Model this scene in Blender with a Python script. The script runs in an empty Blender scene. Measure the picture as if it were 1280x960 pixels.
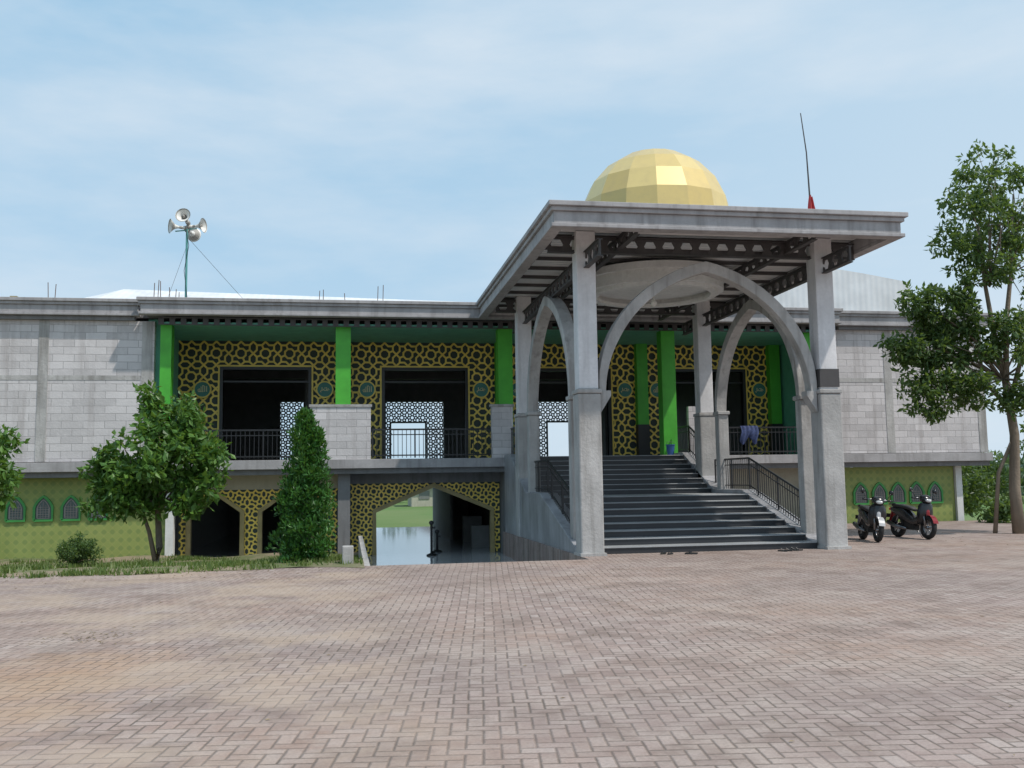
import bpy, math, random
import numpy as np
from mathutils import Vector, Matrix
random.seed(7); np.random.seed(7)
D=bpy.data
scene=bpy.context.scene
col=scene.collection

# ------------------------------------------------------------------ node helpers
def newmat(name):
    m=D.materials.new(name); m.use_nodes=True
    nt=m.node_tree; b=nt.nodes['Principled BSDF']
    return m,nt,b
class N:
    def __init__(s,nt): s.nt=nt
    def node(s,t,**k):
        n=s.nt.nodes.new(t)
        for a,v in k.items(): setattr(n,a,v)
        return n
    def put(s,sock,v):
        if isinstance(v,(int,float)): sock.default_value=v
        elif isinstance(v,(tuple,list)): sock.default_value=v if len(v)!=3 or sock.type!='RGBA' else (*v,1)
        else: s.nt.links.new(v,sock)
    def m(s,op,a,b=0.0,c=0.0):
        n=s.node('ShaderNodeMath',operation=op); s.put(n.inputs[0],a); s.put(n.inputs[1],b)
        if op in('COMPARE','MULTIPLY_ADD'): s.put(n.inputs[2],c)
        return n.outputs[0]
    def mix(s,f,a,b,bt='MIX'):
        n=s.node('ShaderNodeMix',data_type='RGBA',blend_type=bt)
        s.put(n.inputs[0],f); s.put(n.inputs[6],a); s.put(n.inputs[7],b); return n.outputs[2]
    def noise(s,vec,scale,detail=4,rough=.55):
        n=s.node('ShaderNodeTexNoise'); s.nt.links.new(vec,n.inputs['Vector'])
        n.inputs['Scale'].default_value=scale; n.inputs['Detail'].default_value=detail; n.inputs['Roughness'].default_value=rough
        return n.outputs['Fac']
    def ramp(s,f,a,b,c0=(0,0,0),c1=(1,1,1)):
        n=s.node('ShaderNodeValToRGB'); s.nt.links.new(f,n.inputs[0])
        e=n.color_ramp.elements; e[0].position=a; e[1].position=b; e[0].color=(*c0,1); e[1].color=(*c1,1)
        return n.outputs[0]
    def bump(s,h,strength,dist,b):
        n=s.node('ShaderNodeBump'); n.inputs['Strength'].default_value=strength; n.inputs['Distance'].default_value=dist
        s.put(n.inputs['Height'],h); s.nt.links.new(n.outputs[0],b.inputs['Normal'])
    def pos(s): return s.node('ShaderNodeNewGeometry').outputs['Position']

def mul(c,k): return tuple(min(1,x*k) for x in c)
def plain(name,c,rough=.6,metal=0,var=.12,scale=3):
    m,nt,b=newmat(name); n=N(nt); p=n.pos()
    f=n.noise(p,scale,5)
    n.put(b.inputs['Base Color'],n.mix(n.ramp(f,.3,.7),mul(c,1-var),mul(c,1+var)))
    b.inputs['Roughness'].default_value=rough; b.inputs['Metallic'].default_value=metal
    return m
def concrete(name,c,stain=.45,rough=.85,streak=True,bs=.25):
    m,nt,b=newmat(name); n=N(nt); p=n.pos()
    f1=n.noise(p,1.3,6,.6); f2=n.noise(p,14,5,.6)
    mp=n.node('ShaderNodeMapping'); nt.links.new(p,mp.inputs[0]); mp.inputs['Scale'].default_value=(5,5,.45)
    f3=n.noise(mp.outputs[0],1.0,5,.6)
    base=n.mix(n.ramp(f1,.32,.68),mul(c,1-stain*.55),mul(c,1.1))
    base=n.mix(n.m('MULTIPLY',n.ramp(f2,.35,.7),.5),base,mul(c,.8))
    if streak: base=n.mix(n.m('MULTIPLY',n.ramp(f3,.50,.70),min(1,stain*1.25)),base,mul((c[0]*.48,c[1]*.465,c[2]*.45),1))
    n.put(b.inputs['Base Color'],base); b.inputs['Roughness'].default_value=rough
    n.bump(f2,bs,.02,b)
    return m
def blocks(name,c,bw=.6,bh=.22):
    m,nt,b=newmat(name); n=N(nt); p=n.pos()
    s=n.node('ShaderNodeSeparateXYZ'); nt.links.new(p,s.inputs[0])
    wob=n.m('MULTIPLY',n.noise(p,2.2,3),.03)
    cx=n.node('ShaderNodeCombineXYZ'); n.put(cx.inputs[0],n.m('ADD',s.outputs[0],s.outputs[1])); n.put(cx.inputs[1],n.m('ADD',s.outputs[2],wob))
    br=n.node('ShaderNodeTexBrick'); nt.links.new(cx.outputs[0],br.inputs['Vector'])
    br.inputs['Scale'].default_value=1; br.inputs['Brick Width'].default_value=bw; br.inputs['Row Height'].default_value=bh
    br.inputs['Mortar Size'].default_value=.011; br.inputs['Mortar Smooth'].default_value=.4; br.inputs['Bias'].default_value=0
    n.put(br.inputs['Color1'],mul(c,.84)); n.put(br.inputs['Color2'],mul(c,1.12)); n.put(br.inputs['Mortar'],mul(c,.62))
    f1=n.noise(p,.7,6,.65); f2=n.noise(p,18,5); f4=n.noise(p,4.5,6,.7)
    mp=n.node('ShaderNodeMapping'); nt.links.new(p,mp.inputs[0]); mp.inputs['Scale'].default_value=(4,4,.3)
    f3=n.noise(mp.outputs[0],1.0,5,.6)
    colr=n.mix(n.m('MULTIPLY',n.ramp(f1,.4,.72),.4),br.outputs[0],mul(c,.68))
    colr=n.mix(n.m('MULTIPLY',n.ramp(f4,.5,.72),.45),colr,mul(c,1.15))
    colr=n.mix(n.m('MULTIPLY',n.ramp(f3,.52,.74),.55),colr,(c[0]*.5,c[1]*.47,c[2]*.45))
    n.put(b.inputs['Base Color'],colr); b.inputs['Roughness'].default_value=.92
    n.bump(n.m('SUBTRACT',f2,n.m('MULTIPLY',br.outputs[1],1.4)),.35,.02,b)
    return m
def pavers():
    m,nt,b=newmat('paver_mat'); n=N(nt); p=n.pos()
    mp=n.node('ShaderNodeMapping'); nt.links.new(p,mp.inputs[0]); mp.inputs['Scale'].default_value=(9.3,9.3,9.3); mp.inputs['Rotation'].default_value=(0,0,math.radians(8))
    wv=n.noise(p,.35,2,.5)
    s=n.node('ShaderNodeSeparateXYZ'); nt.links.new(mp.outputs[0],s.inputs[0])
    x,y=n.m('ADD',s.outputs[0],n.m('MULTIPLY',wv,.6)),n.m('ADD',s.outputs[1],n.m('MULTIPLY',wv,-.5))
    i=n.m('FLOOR',x); j=n.m('FLOOR',y); fx=n.m('SUBTRACT',x,i); fy=n.m('SUBTRACT',y,j)
    k=n.m('FLOORED_MODULO',n.m('ADD',n.m('SUBTRACT',i,j),.01),4.0); k=n.m('FLOOR',k)
    hor=n.m('LESS_THAN',k,1.5)
    lx=n.m('ADD',fx,k)
    dh=n.m('MINIMUM',n.m('MINIMUM',lx,n.m('SUBTRACT',2.0,lx)),n.m('MINIMUM',fy,n.m('SUBTRACT',1.0,fy)))
    kk=n.m('SUBTRACT',3.0,k)
    ly=n.m('ADD',fy,kk)
    dv=n.m('MINIMUM',n.m('MINIMUM',ly,n.m('SUBTRACT',2.0,ly)),n.m('MINIMUM',fx,n.m('SUBTRACT',1.0,fx)))
    inv=n.m('SUBTRACT',1.0,hor)
    d=n.m('ADD',n.m('MULTIPLY',dh,hor),n.m('MULTIPLY',dv,inv))
    d=n.m('ADD',d,n.m('MULTIPLY',n.m('SUBTRACT',n.noise(p,30,3,.6),.5),.14))
    idx=n.m('SUBTRACT',i,n.m('MULTIPLY',k,hor)); idy=n.m('SUBTRACT',j,n.m('MULTIPLY',kk,inv))
    cb=n.node('ShaderNodeCombineXYZ'); n.put(cb.inputs[0],idx); n.put(cb.inputs[1],idy); n.put(cb.inputs[2],hor)
    wn=n.node('ShaderNodeTexWhiteNoise',noise_dimensions='3D'); nt.links.new(cb.outputs[0],wn.inputs['Vector'])
    r=wn.outputs['Value']
    c=n.mix(r,(.265,.192,.170),(.385,.295,.265))
    pale=n.m('GREATER_THAN',r,.94); c=n.mix(n.m('MULTIPLY',pale,.4),c,(.45,.39,.36))
    f1=n.noise(p,.28,5,.6); c=n.mix(n.m('MULTIPLY',n.ramp(f1,.42,.66),.65),c,(.36,.235,.165))
    f4=n.noise(p,.17,5,.65); c=n.mix(n.m('MULTIPLY',n.ramp(f4,.46,.58),.55),c,(.235,.185,.17))
    f2=n.noise(p,3.1,6,.65); c=n.mix(n.m('MULTIPLY',n.ramp(f2,.42,.72),.6),c,(.44,.37,.33))
    f6=n.noise(p,1.3,7,.72); c=n.mix(n.m('MULTIPLY',n.ramp(f6,.50,.62),.7),c,(.20,.145,.12))
    f7=n.noise(p,.62,7,.7); c=n.mix(n.m('MULTIPLY',n.ramp(f7,.5,.62),.6),c,(.43,.355,.31))
    f5=n.noise(p,40,3,.6); c=n.mix(n.m('MULTIPLY',n.ramp(f5,.4,.75),.45),c,(.19,.145,.13))
    ps=n.node('ShaderNodeSeparateXYZ'); nt.links.new(p,ps.inputs[0])
    dx=n.m('MULTIPLY',n.m('ADD',ps.outputs[0],2.4),.42); dy=n.m('MULTIPLY',n.m('SUBTRACT',ps.outputs[1],8.6),.2)
    dd=n.m('SQRT',n.m('ADD',n.m('MULTIPLY',dx,dx),n.m('MULTIPLY',dy,dy)))
    st=n.ramp(n.m('ADD',dd,n.m('MULTIPLY',n.noise(p,1.1,6,.65),1.1)),.6,1.6,(1,1,1),(0,0,0))
    c=n.mix(n.m('MULTIPLY',st,.75),c,(.38,.235,.14))
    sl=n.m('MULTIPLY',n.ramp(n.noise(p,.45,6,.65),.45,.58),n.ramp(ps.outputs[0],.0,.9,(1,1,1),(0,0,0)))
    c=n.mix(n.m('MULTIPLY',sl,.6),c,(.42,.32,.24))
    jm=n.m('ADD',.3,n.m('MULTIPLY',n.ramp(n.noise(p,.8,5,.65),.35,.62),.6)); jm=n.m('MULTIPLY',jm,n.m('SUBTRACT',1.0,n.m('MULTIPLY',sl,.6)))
    joint=n.ramp(d,.03,.12,(1,1,1),(0,0,0))
    c=n.mix(n.m('MULTIPLY',joint,jm),c,(.125,.095,.075))
    n.put(b.inputs['Base Color'],c); b.inputs['Roughness'].default_value=.85
    h=n.m('ADD',n.m('MULTIPLY',n.ramp(d,.0,.14),1.0),n.m('MULTIPLY',f5,.4)); h=n.m('ADD',h,n.m('MULTIPLY',r,.5))
    n.bump(h,.6,.012,b)
    return m
def leafmat(name,c1,c2,trans=.35):
    m,nt,b=newmat(name); n=N(nt); g=n.node('ShaderNodeNewGeometry')
    f=n.noise(g.outputs['Position'],1.6,3)
    c=n.mix(g.outputs['Random Per Island'],c1,c2)
    c=n.mix(n.m('MULTIPLY',n.ramp(f,.4,.65),.4),c,mul(c1,.6))
    n.put(b.inputs['Base Color'],c); b.inputs['Roughness'].default_value=.45
    tr=n.node('ShaderNodeBsdfTranslucent'); n.put(tr.inputs[0],n.mix(.5,c,(.28,.40,.04)))
    mx=n.node('ShaderNodeMixShader'); mx.inputs[0].default_value=trans
    nt.links.new(b.outputs[0],mx.inputs[1]); nt.links.new(tr.outputs[0],mx.inputs[2])
    nt.links.new(mx.outputs[0],nt.nodes['Material Output'].inputs[0])
    return m
def groundmat(name,ca,cb,cc,s=.6):
    m,nt,b=newmat(name); n=N(nt); p=n.pos()
    f=n.noise(p,s,6,.65); f2=n.noise(p,9,5,.7)
    c=n.mix(n.ramp(f,.42,.56),ca,cb); c=n.mix(n.m('MULTIPLY',n.ramp(f2,.4,.7),.5),c,cc)
    n.put(b.inputs['Base Color'],c); b.inputs['Roughness'].default_value=.95; n.bump(f2,.6,.05,b)
    return m

MT={}
MT['conc']=concrete('concrete_fascia',(.41,.395,.40),.5)
MT['concl']=concrete('concrete_light',(.70,.69,.70),.25)
MT['concr']=concrete('concrete_rough',(.48,.465,.45),.65,bs=.6)
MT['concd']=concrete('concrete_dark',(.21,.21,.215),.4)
MT['latw']=plain('rear_lattice_paint',(.42,.46,.45),.6)
MT['block']=blocks('block_wall',(.60,.57,.57))
MT['paver']=pavers()
MT['green']=plain('green_paint',(.07,.40,.035),.5)
MT['teal']=plain('teal_ceiling',(.13,.40,.29),.6)
MT['gold']=plain('lattice_gold',(.85,.63,.13),.45,0,.15)
MT['goldd']=plain('frame_bronze',(.34,.27,.12),.5,0,.2)
MT['black']=plain('black_paint',(.022,.022,.024),.4)
MT['dark']=plain('interior_wall',(.20,.20,.19),.7)
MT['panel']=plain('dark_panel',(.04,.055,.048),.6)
MT['steel']=plain('dark_steel',(.065,.06,.06),.6)
MT['cream']=concrete('cream_paint',(.5,.47,.38),.3)
MT['white']=concrete('white_gypsum',(.72,.72,.70),.15,bs=.1)
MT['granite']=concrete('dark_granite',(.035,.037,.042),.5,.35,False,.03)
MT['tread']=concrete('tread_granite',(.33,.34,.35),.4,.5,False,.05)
MT['marble']=concrete('grey_marble',(.38,.38,.40),.7,.4,True,.05)
MT['trunk']=concrete('bark',(.24,.19,.14),.6,bs=1)
MT['teald']=plain('medallion_teal',(.05,.19,.16),.5)
MT['niche']=plain('niche_panel',(.10,.13,.13),.6)
MT['nicheg']=plain('niche_grille',(.28,.25,.23),.6)
MT['nichef']=plain('niche_frame',(.05,.27,.06),.5)
MT['goldt']=plain('calligraphy_gold',(.6,.55,.3),.4)
MT['pole']=plain('pole_teal',(.1,.33,.31),.5)
MT['horn']=plain('horn_white',(.75,.74,.7),.45)
MT['hornd']=plain('horn_inner',(.35,.33,.30),.6)
MT['rust']=plain('rebar_rust',(.14,.08,.06),.8)
MT['red']=plain('red_cloth',(.6,.06,.06),.7)
MT['whitec']=plain('white_cloth',(.8,.8,.8),.7)
MT['blue']=plain('blue_plastic',(.03,.10,.28),.4)
MT['clothb']=plain('blue_cloth',(.045,.065,.16),.8,0,.4,12)
MT['rubber']=plain('rubber',(.018,.018,.018),.8)
MT['chrome']=plain('chrome',(.25,.25,.26),.3,1)
MT['bikeb']=plain('bike_black',(.018,.018,.02),.22)
MT['bikew']=plain('bike_white',(.45,.45,.46),.25)
MT['biker']=plain('bike_red',(.22,.012,.015),.22)
MT['seat']=plain('seat_vinyl',(.025,.024,.023),.6)
MT['tail']=plain('tail_lamp',(.5,.01,.01),.15)
MT['glass']=plain('lamp_glass',(.6,.62,.62),.08)
m,nt,b=newmat('dome_gold'); n=N(nt); g=n.node('ShaderNodeNewGeometry')
c=n.mix(g.outputs['Random Per Island'],(.62,.45,.16),(.78,.60,.25)); 
c=n.mix(n.m('MULTIPLY',n.ramp(n.noise(g.outputs['Position'],3,6,.65),.45,.75),.3),c,(.45,.34,.18)); n.put(b.inputs['Base Color'],c)
b.inputs['Roughness'].default_value=.3; b.inputs['Metallic'].default_value=.15; MT['dome']=m
def corr(name,c,axis=0,period=.2,metal=.3,bs=.8):
    m,nt,b=newmat(name); n=N(nt); p=n.pos(); s=n.node('ShaderNodeSeparateXYZ'); nt.links.new(p,s.inputs[0])
    w=n.m('SINE',n.m('MULTIPLY',s.outputs[axis],2*math.pi/period))
    f=n.noise(p,1.2,5)
    n.put(b.inputs['Base Color'],n.mix(n.ramp(f,.35,.7),c,mul(c,.82))); b.inputs['Roughness'].default_value=.5; b.inputs['Metallic'].default_value=metal
    n.bump(w,bs,.02,b); return m
MT['metal']=corr('roof_sheet',(.74,.75,.76),0,.25,0,.18)
MT['soffit']=corr('soffit_sheet',(.78,.78,.78),1,.22,0,.9)
m,nt,b=newmat('polished_tile'); n=N(nt); p=n.pos()
br=n.node('ShaderNodeTexBrick'); nt.links.new(p,br.inputs['Vector']); br.offset=0
br.inputs['Scale'].default_value=1; br.inputs['Brick Width'].default_value=.6; br.inputs['Row Height'].default_value=.6; br.inputs['Mortar Size'].default_value=.005
n.put(br.inputs['Color1'],(.55,.56,.57)); n.put(br.inputs['Color2'],(.6,.61,.62)); n.put(br.inputs['Mortar'],(.3,.3,.3))
n.put(b.inputs['Base Color'],br.outputs[0]); b.inputs['Roughness'].default_value=.07; b.inputs['IOR'].default_value=1.9; MT['tile']=m
m,nt,b=newmat('lime_pattern'); n=N(nt); p=n.pos(); s=n.node('ShaderNodeSeparateXYZ'); nt.links.new(p,s.inputs[0])
a=n.m('SINE',n.m('MULTIPLY',n.m('ADD',s.outputs[0],s.outputs[2]),13)); c2=n.m('SINE',n.m('MULTIPLY',n.m('SUBTRACT',s.outputs[0],s.outputs[2]),13))
q=n.m('MULTIPLY',a,c2); msk=n.ramp(q,.25,.5); q2=n.ramp(n.m('ABSOLUTE',q),.0,.08,(1,1,1),(0,0,0))
f=n.noise(p,1.1,5)
c=n.mix(n.ramp(f,.3,.7),(.23,.28,.075),(.29,.34,.10)); c=n.mix(n.m('MULTIPLY',msk,.5),c,(.15,.22,.07)); c=n.mix(n.m('MULTIPLY',q2,.45),c,(.38,.36,.13))
n.put(b.inputs['Base Color'],c); b.inputs['Roughness'].default_value=.6; MT['lime']=m
MT['leafA']=leafmat('leaf_a',(.045,.13,.022),(.14,.28,.05))
MT['leafB']=leafmat('leaf_cypress',(.025,.10,.014),(.06,.20,.028),.2)
MT['leafC']=leafmat('leaf_right',(.045,.095,.03),(.12,.20,.06),.42)
MT['leafD']=leafmat('leaf_far',(.08,.13,.075),(.12,.18,.10),.2)
MT['grassb']=leafmat('grass_blade',(.08,.15,.03),(.21,.25,.08),.3)
MT['dry']=leafmat('dry_leaf',(.22,.15,.08),(.35,.27,.15),.1)
MT['grass']=groundmat('grass_soil',(.12,.14,.055),(.29,.22,.16),(.10,.13,.045))
MT['ground']=groundmat('ground_mat',(.09,.17,.035),(.14,.19,.06),(.08,.14,.03),.05)

# ------------------------------------------------------------------ mesh builder
class MB:
    def __init__(s): s.v=[]; s.f=[]
    def box(s,x0,x1,y0,y1,z0,z1):
        o=len(s.v)
        s.v+=[(x0,y0,z0),(x1,y0,z0),(x1,y1,z0),(x0,y1,z0),(x0,y0,z1),(x1,y0,z1),(x1,y1,z1),(x0,y1,z1)]
        s.f+=[tuple(o+i for i in q) for q in [(0,3,2,1),(4,5,6,7),(0,1,5,4),(1,2,6,5),(2,3,7,6),(3,0,4,7)]]
        return s
    def quad(s,*p):
        o=len(s.v); s.v+=list(p); s.f.append(tuple(range(o,o+len(p)))); return s
    def prism(s,pts,a,b,axis='y'):
        o=len(s.v); k=len(pts)
        f=(lambda p,t:(p[0],t,p[1])) if axis=='y' else (lambda p,t:(t,p[0],p[1]))
        if axis=='z': f=lambda p,t:(p[0],p[1],t)
        s.v+=[f(p,a) for p in pts]+[f(p,b) for p in pts]
        s.f.append(tuple(range(o,o+k))); s.f.append(tuple(range(o+2*k-1,o+k-1,-1)))
        for i in range(k):
            j=(i+1)%k; s.f.append((o+i,o+k+i,o+k+j,o+j))
        return s
    def tube(s,pts,rad,n=8,caps=True):
        pts=[Vector(p) for p in pts]; o=len(s.v)
        if isinstance(rad,(int,float)): rad=[rad]*len(pts)
        for i,p in enumerate(pts):
            d=(pts[min(i+1,len(pts)-1)]-pts[max(i-1,0)]).normalized()
            a=d.cross(Vector((0,0,1))); 
            if a.length<.05: a=d.cross(Vector((1,0,0)))
            a.normalize(); b=d.cross(a)
            for k in range(n):
                t=2*math.pi*k/n; s.v.append(tuple(p+(a*math.cos(t)+b*math.sin(t))*rad[i]))
        for i in range(len(pts)-1):
            for k in range(n):
                s.f.append((o+i*n+k,o+i*n+(k+1)%n,o+(i+1)*n+(k+1)%n,o+(i+1)*n+k))
        if caps:
            s.f.append(tuple(o+k for k in range(n))); e=o+(len(pts)-1)*n; s.f.append(tuple(e+k for k in reversed(range(n))))
        return s
    def strip(s,pts,hw,y0,y1):
        L=[];R=[]
        for i,p in enumerate(pts):
            a=pts[max(i-1,0)]; b=pts[min(i+1,len(pts)-1)]
            dx,dz=b[0]-a[0],b[1]-a[1]; l=math.hypot(dx,dz) or 1
            h=hw[i] if isinstance(hw,list) else hw
            L.append((p[0]-dz/l*h,p[1]+dx/l*h)); R.append((p[0]+dz/l*h,p[1]-dx/l*h))
        for i in range(len(pts)-1):
            s.prism([L[i],L[i+1],R[i+1],R[i]],y0,y1)
        return s
    def sweep(s,pts,hw,y0,y1):
        o=len(s.v); k=len(pts)
        for i,p in enumerate(pts):
            a=pts[max(i-1,0)]; b=pts[min(i+1,k-1)]
            dx,dz=b[0]-a[0],b[1]-a[1]; l=math.hypot(dx,dz) or 1
            h=hw[i] if isinstance(hw,list) else hw
            s.v+=[(p[0]-dz/l*h,y0,p[1]+dx/l*h),(p[0]-dz/l*h,y1,p[1]+dx/l*h),(p[0]+dz/l*h,y1,p[1]-dx/l*h),(p[0]+dz/l*h,y0,p[1]-dx/l*h)]
        for i in range(k-1):
            for q in range(4):
                s.f.append((o+4*i+q,o+4*i+(q+1)%4,o+4*i+4+(q+1)%4,o+4*i+4+q))
        s.f.append((o,o+1,o+2,o+3)); e=o+4*(k-1); s.f.append((e,e+1,e+2,e+3)); return s
    def obj(s,name,mat,parent=None,smooth=False,bevel=0,loc=None,rot=None):
        me=D.meshes.new(name); me.from_pydata(s.v,[],s.f); me.update()
        import bmesh
        bm=bmesh.new(); bm.from_mesh(me); bmesh.ops.recalc_face_normals(bm,faces=bm.faces); bm.to_mesh(me); bm.free()
        me.materials.append(mat)
        if smooth:
            me.polygons.foreach_set('use_smooth',[True]*len(me.polygons))
        ob=D.objects.new(name,me); col.objects.link(ob)
        if parent: ob.parent=parent
        if loc: ob.location=loc
        if rot: ob.rotation_euler=rot
        if bevel:
            md=ob.modifiers.new('bevel','BEVEL'); md.width=bevel; md.segments=2; md.limit_method='ANGLE'; md.angle_limit=math.radians(40)
        return ob
def empty(name,loc=(0,0,0),rot=(0,0,0)):
    e=D.objects.new(name,None); col.objects.link(e); e.location=loc; e.rotation_euler=rot; e.empty_display_size=.3; return e

# ------------------------------------------------------------------ ground
MB().box(-1500,1500,-300,3000,-1.2,-.78).obj('ground',MT['ground'])
pl=MB(); pl.box(-80,80,-60,18.9,-.9,0).box(4.75,21.7,18.9,29.9,-.9,0).box(21.7,80,18.9,25.4,-.9,0)
pl.obj('paved_plaza',MT['paver'])
def bankz(x,y):
    t=min(1,max(0,(y-18.9)/9))
    return .0-.55*t*t*(3-2*t)+.05*math.sin(x*1.7+y)*t+.03*math.sin(x*.6)*t
gb=MB(); nx,ny=90,24
for j in range(ny+1):
    for i in range(nx+1):
        x=-60+60.3*(i/nx)**.6; yy=18.9+11.5*j/ny
        if j==0: yy=18.9-.2-.22*math.sin(x*1.3)-.15*math.sin(x*3.1+1)-.12*math.sin(x*7.3)
        if j==0: z=.006
        else: z=bankz(x,yy)+.03
        gb.v.append((x,yy,z))
for j in range(ny):
    for i in range(nx):
        a=j*(nx+1)+i; gb.f.append((a,a+1,a+nx+2,a+nx+1))
gb.obj('grass_bank',MT['grass'],smooth=True)
MB().box(.3,.42,18.9,29.9,-.78,-.02).obj('kerb_wall',MT['concr'])
MB().box(.42,4.75,18.9,26,-.9,-.72).obj('sunken_path',MT['concr'])
gb=MB()
for j in range(13):
    for i in range(31):
        gb.v.append((21.7+60*(i/30)**1.5,25.4+j*.8,.01-.05*j*.6+.05*math.sin(i+j)))
for j in range(12):
    for i in range(30):
        a=j*31+i; gb.f.append((a,a+1,a+32,a+31))
gb.obj('grass_verge',MT['grass'],smooth=True)
def blades(name,nb,fn,mat,h=(.03,.13)):
    v=np.zeros((nb*3,3)); 
    for i in range(nb):
        x,y,z=fn(); a=random.random()*6.283; hh=random.uniform(*h); w=hh*.12+.004
        v[3*i]=(x-w*math.cos(a),y-w*math.sin(a),z); v[3*i+1]=(x+w*math.cos(a),y+w*math.sin(a),z)
        v[3*i+2]=(x+random.gauss(0,hh*.35),y+random.gauss(0,hh*.35),z+hh)
    f=[(3*i,3*i+1,3*i+2) for i in range(nb)]
    me=D.meshes.new(name); me.from_pydata(v.tolist(),[],f); me.materials.append(mat)
    o=D.objects.new(name,me); col.objects.link(o); return o
tufts=[(random.uniform(-14,.2),18.4+11*random.random()**1.2,random.uniform(.08,.26)) for _ in range(250)]
def gfn():
    t=random.choice(tufts); x=min(.25,t[0]+random.gauss(0,t[2])); y=t[1]+random.gauss(0,t[2])
    y=max(y,18.2+.3*abs(math.sin(x*2.3))); return x,y,(bankz(x,y)+.02 if y>18.9 else .006)
blades('grass_tufts',30000,gfn,MT['grassb'])

# ------------------------------------------------------------------ mosque
MQ=empty('mosque_building')
def P(mb,name,mat,**k): return mb.obj(name,MT[mat],MQ,**k)
XL=-5.75
P(MB().box(-20,21.7,30.0,46.5,6.62,6.97).box(-5.95,16.1,29.5,29.998,6.64,6.96),'roof_slab','concd')
def fasc(x0,x1,y,name):
    m=MB(); m.box(x0-.10,x1+.10,y-.10,y+.25,7.02,7.12); m.box(x0-.05,x1+.05,y-.05,y+.25,6.93,7.018); m.box(x0,x1,y,y+.25,6.70,6.928); m.box(x0-.05,x1+.05,y-.05,y+.25,6.62,6.698)
    P(m,name,'conc',bevel=.012)
fasc(-6.05,16.1,29.3,'eave_fascia_center')
fasc(-20,-6.2,29.68,'eave_fascia_left'); fasc(16.25,21.85,29.68,'eave_fascia_right')
P(MB().box(-19.9,-6.3,29.75,30,6.5,6.61).box(16.3,21.8,29.75,30,6.5,6.61),'wall_head_shadow_strip','concd')  # solid dark strip standing in for the thin shadow under the wing fascias
P(MB().box(-20,XL,29.9,30.15,2.32,6.498).box(15.9,21.7,29.9,30.15,2.32,6.498).box(21.45,21.7,30.152,46,2.32,6.6).box(-20,-19.8,30.152,46,2.32,6.6),'wing_walls','block')
m=MB()
for x in (-8.85,-12.9,-17.0,18.1): m.box(x-.14,x+.14,29.885,29.899,2.33,6.49)
for x in (-5.95,16.05,21.55): m.box(x-.15,x+.15,29.885,29.899,2.33,6.49)
m.box(-20,-6.12,29.89,29.898,4.72,4.86); m.box(16.22,21.39,29.89,29.898,4.72,4.86)
P(m,'wall_stiffeners','concr')
P(MB().box(-20,21.75,29.72,46.4,2.02,2.3),'floor_slab','conc',bevel=.01)
P(MB().box(-20,21.7,29.85,30.2,1.86,2.018),'floor_edge_beam','concd')
m=MB(); m.box(-5.6,15.7,29.62,29.66,6.56,6.60).box(-5.6,15.7,29.62,29.66,6.36,6.39)
x=-5.6
while x<15.6:
    m.box(x,x+.16,29.625,29.655,6.392,6.558); x+=.32
P(m,'eave_truss','steel')
P(MB().box(-5.59,15.69,29.7,33.18,6.40,6.46),'gallery_ceiling','teal')
P(MB().box(-5.98,-5.6,30.16,33.2,2.31,6.6).box(15.7,15.88,30.16,33.2,2.31,6.6),'gallery_side_walls','teal')
gm=MB(); dk=MB()
for X in (-.17,4.9,10.3,15.3):
    gm.box(X-.23,X+.23,29.85,30.3,2.31,6.398)
gm.box(-5.57,-5.25,29.85,30.3,2.31,6.398)
for X in (-.17,5.25,10.35,15.4):
    gm.box(X-.2,X+.2,32.85,33.17,3.5,6.398); dk.box(X-.21,X+.21,32.84,33.17,2.31,3.498)
P(gm,'green_columns','green'); P(dk,'column_dados','black')
def lattice(mb,x0,x1,z0,z1,y,s,w,ok,spk=1):
    def seg(a,b):
        mx,mz=(a[0]+b[0])/2,(a[1]+b[1])/2
        for q in (a,b,(mx,mz)):
            if not (x0-.001<=q[0]<=x1+.001 and z0-.001<=q[1]<=z1+.001 and ok(*q)): return
        dx,dz=b[0]-a[0],b[1]-a[1]; l=math.hypot(dx,dz); nx_,nz_=-dz/l*w/2,dx/l*w/2
        ex,ez=dx/l*w*.3,dz/l*w*.3
        A=(a[0]-ex,a[1]-ez);B=(b[0]+ex,b[1]+ez); yy=y+random.uniform(0,.006)
        mb.quad((A[0]+nx_,yy,A[1]+nz_),(B[0]+nx_,yy,B[1]+nz_),(B[0]-nx_,yy,B[1]-nz_),(A[0]-nx_,yy,A[1]-nz_))
    ni=int((x1-x0)/s)+2; nj=int((z1-z0)/s)+2
    for i in range(ni):
        for j in range(nj):
            cx,cz=x0+(i+.5)*s,z1-(j+.5)*s
            R=s/2; r=R*.765
            o=[(cx+R*math.cos(k*math.pi/4),cz+R*math.sin(k*math.pi/4)) for k in range(8)]
            q=[(cx+r*math.cos((k+.5)*math.pi/4),cz+r*math.sin((k+.5)*math.pi/4)) for k in range(8)]
            t=[(cx+.42*R*math.cos((k+.5)*math.pi/4),cz+.42*R*math.sin((k+.5)*math.pi/4)) for k in range(8)]
            for k in range(8):
                seg(o[k],q[k]); seg(q[k],o[(k+1)%8]); seg(t[k],t[(k+1)%8])
                if k%spk==0: seg(t[k],q[k])
            for k in (1,3,5,7):
                c_=(cx+s/2*math.copysign(1,math.cos(k*math.pi/4)),cz+s/2*math.copysign(1,math.sin(k*math.pi/4)))
                seg(o[k],c_)
opens=[(-4.15,-1.35),(1.22,4.0),(6.45,9.15),(11.5,14.25)]
ZT=5.42
def oku(x,z):
    return not any(a-.1<x<b+.1 and z<ZT+.1 for a,b in opens)
lt=MB(); lattice(lt,-5.58,15.65,2.35,6.38,33.14,.80,.064,oku,2); P(lt,'upper_lattice','gold')
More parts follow.
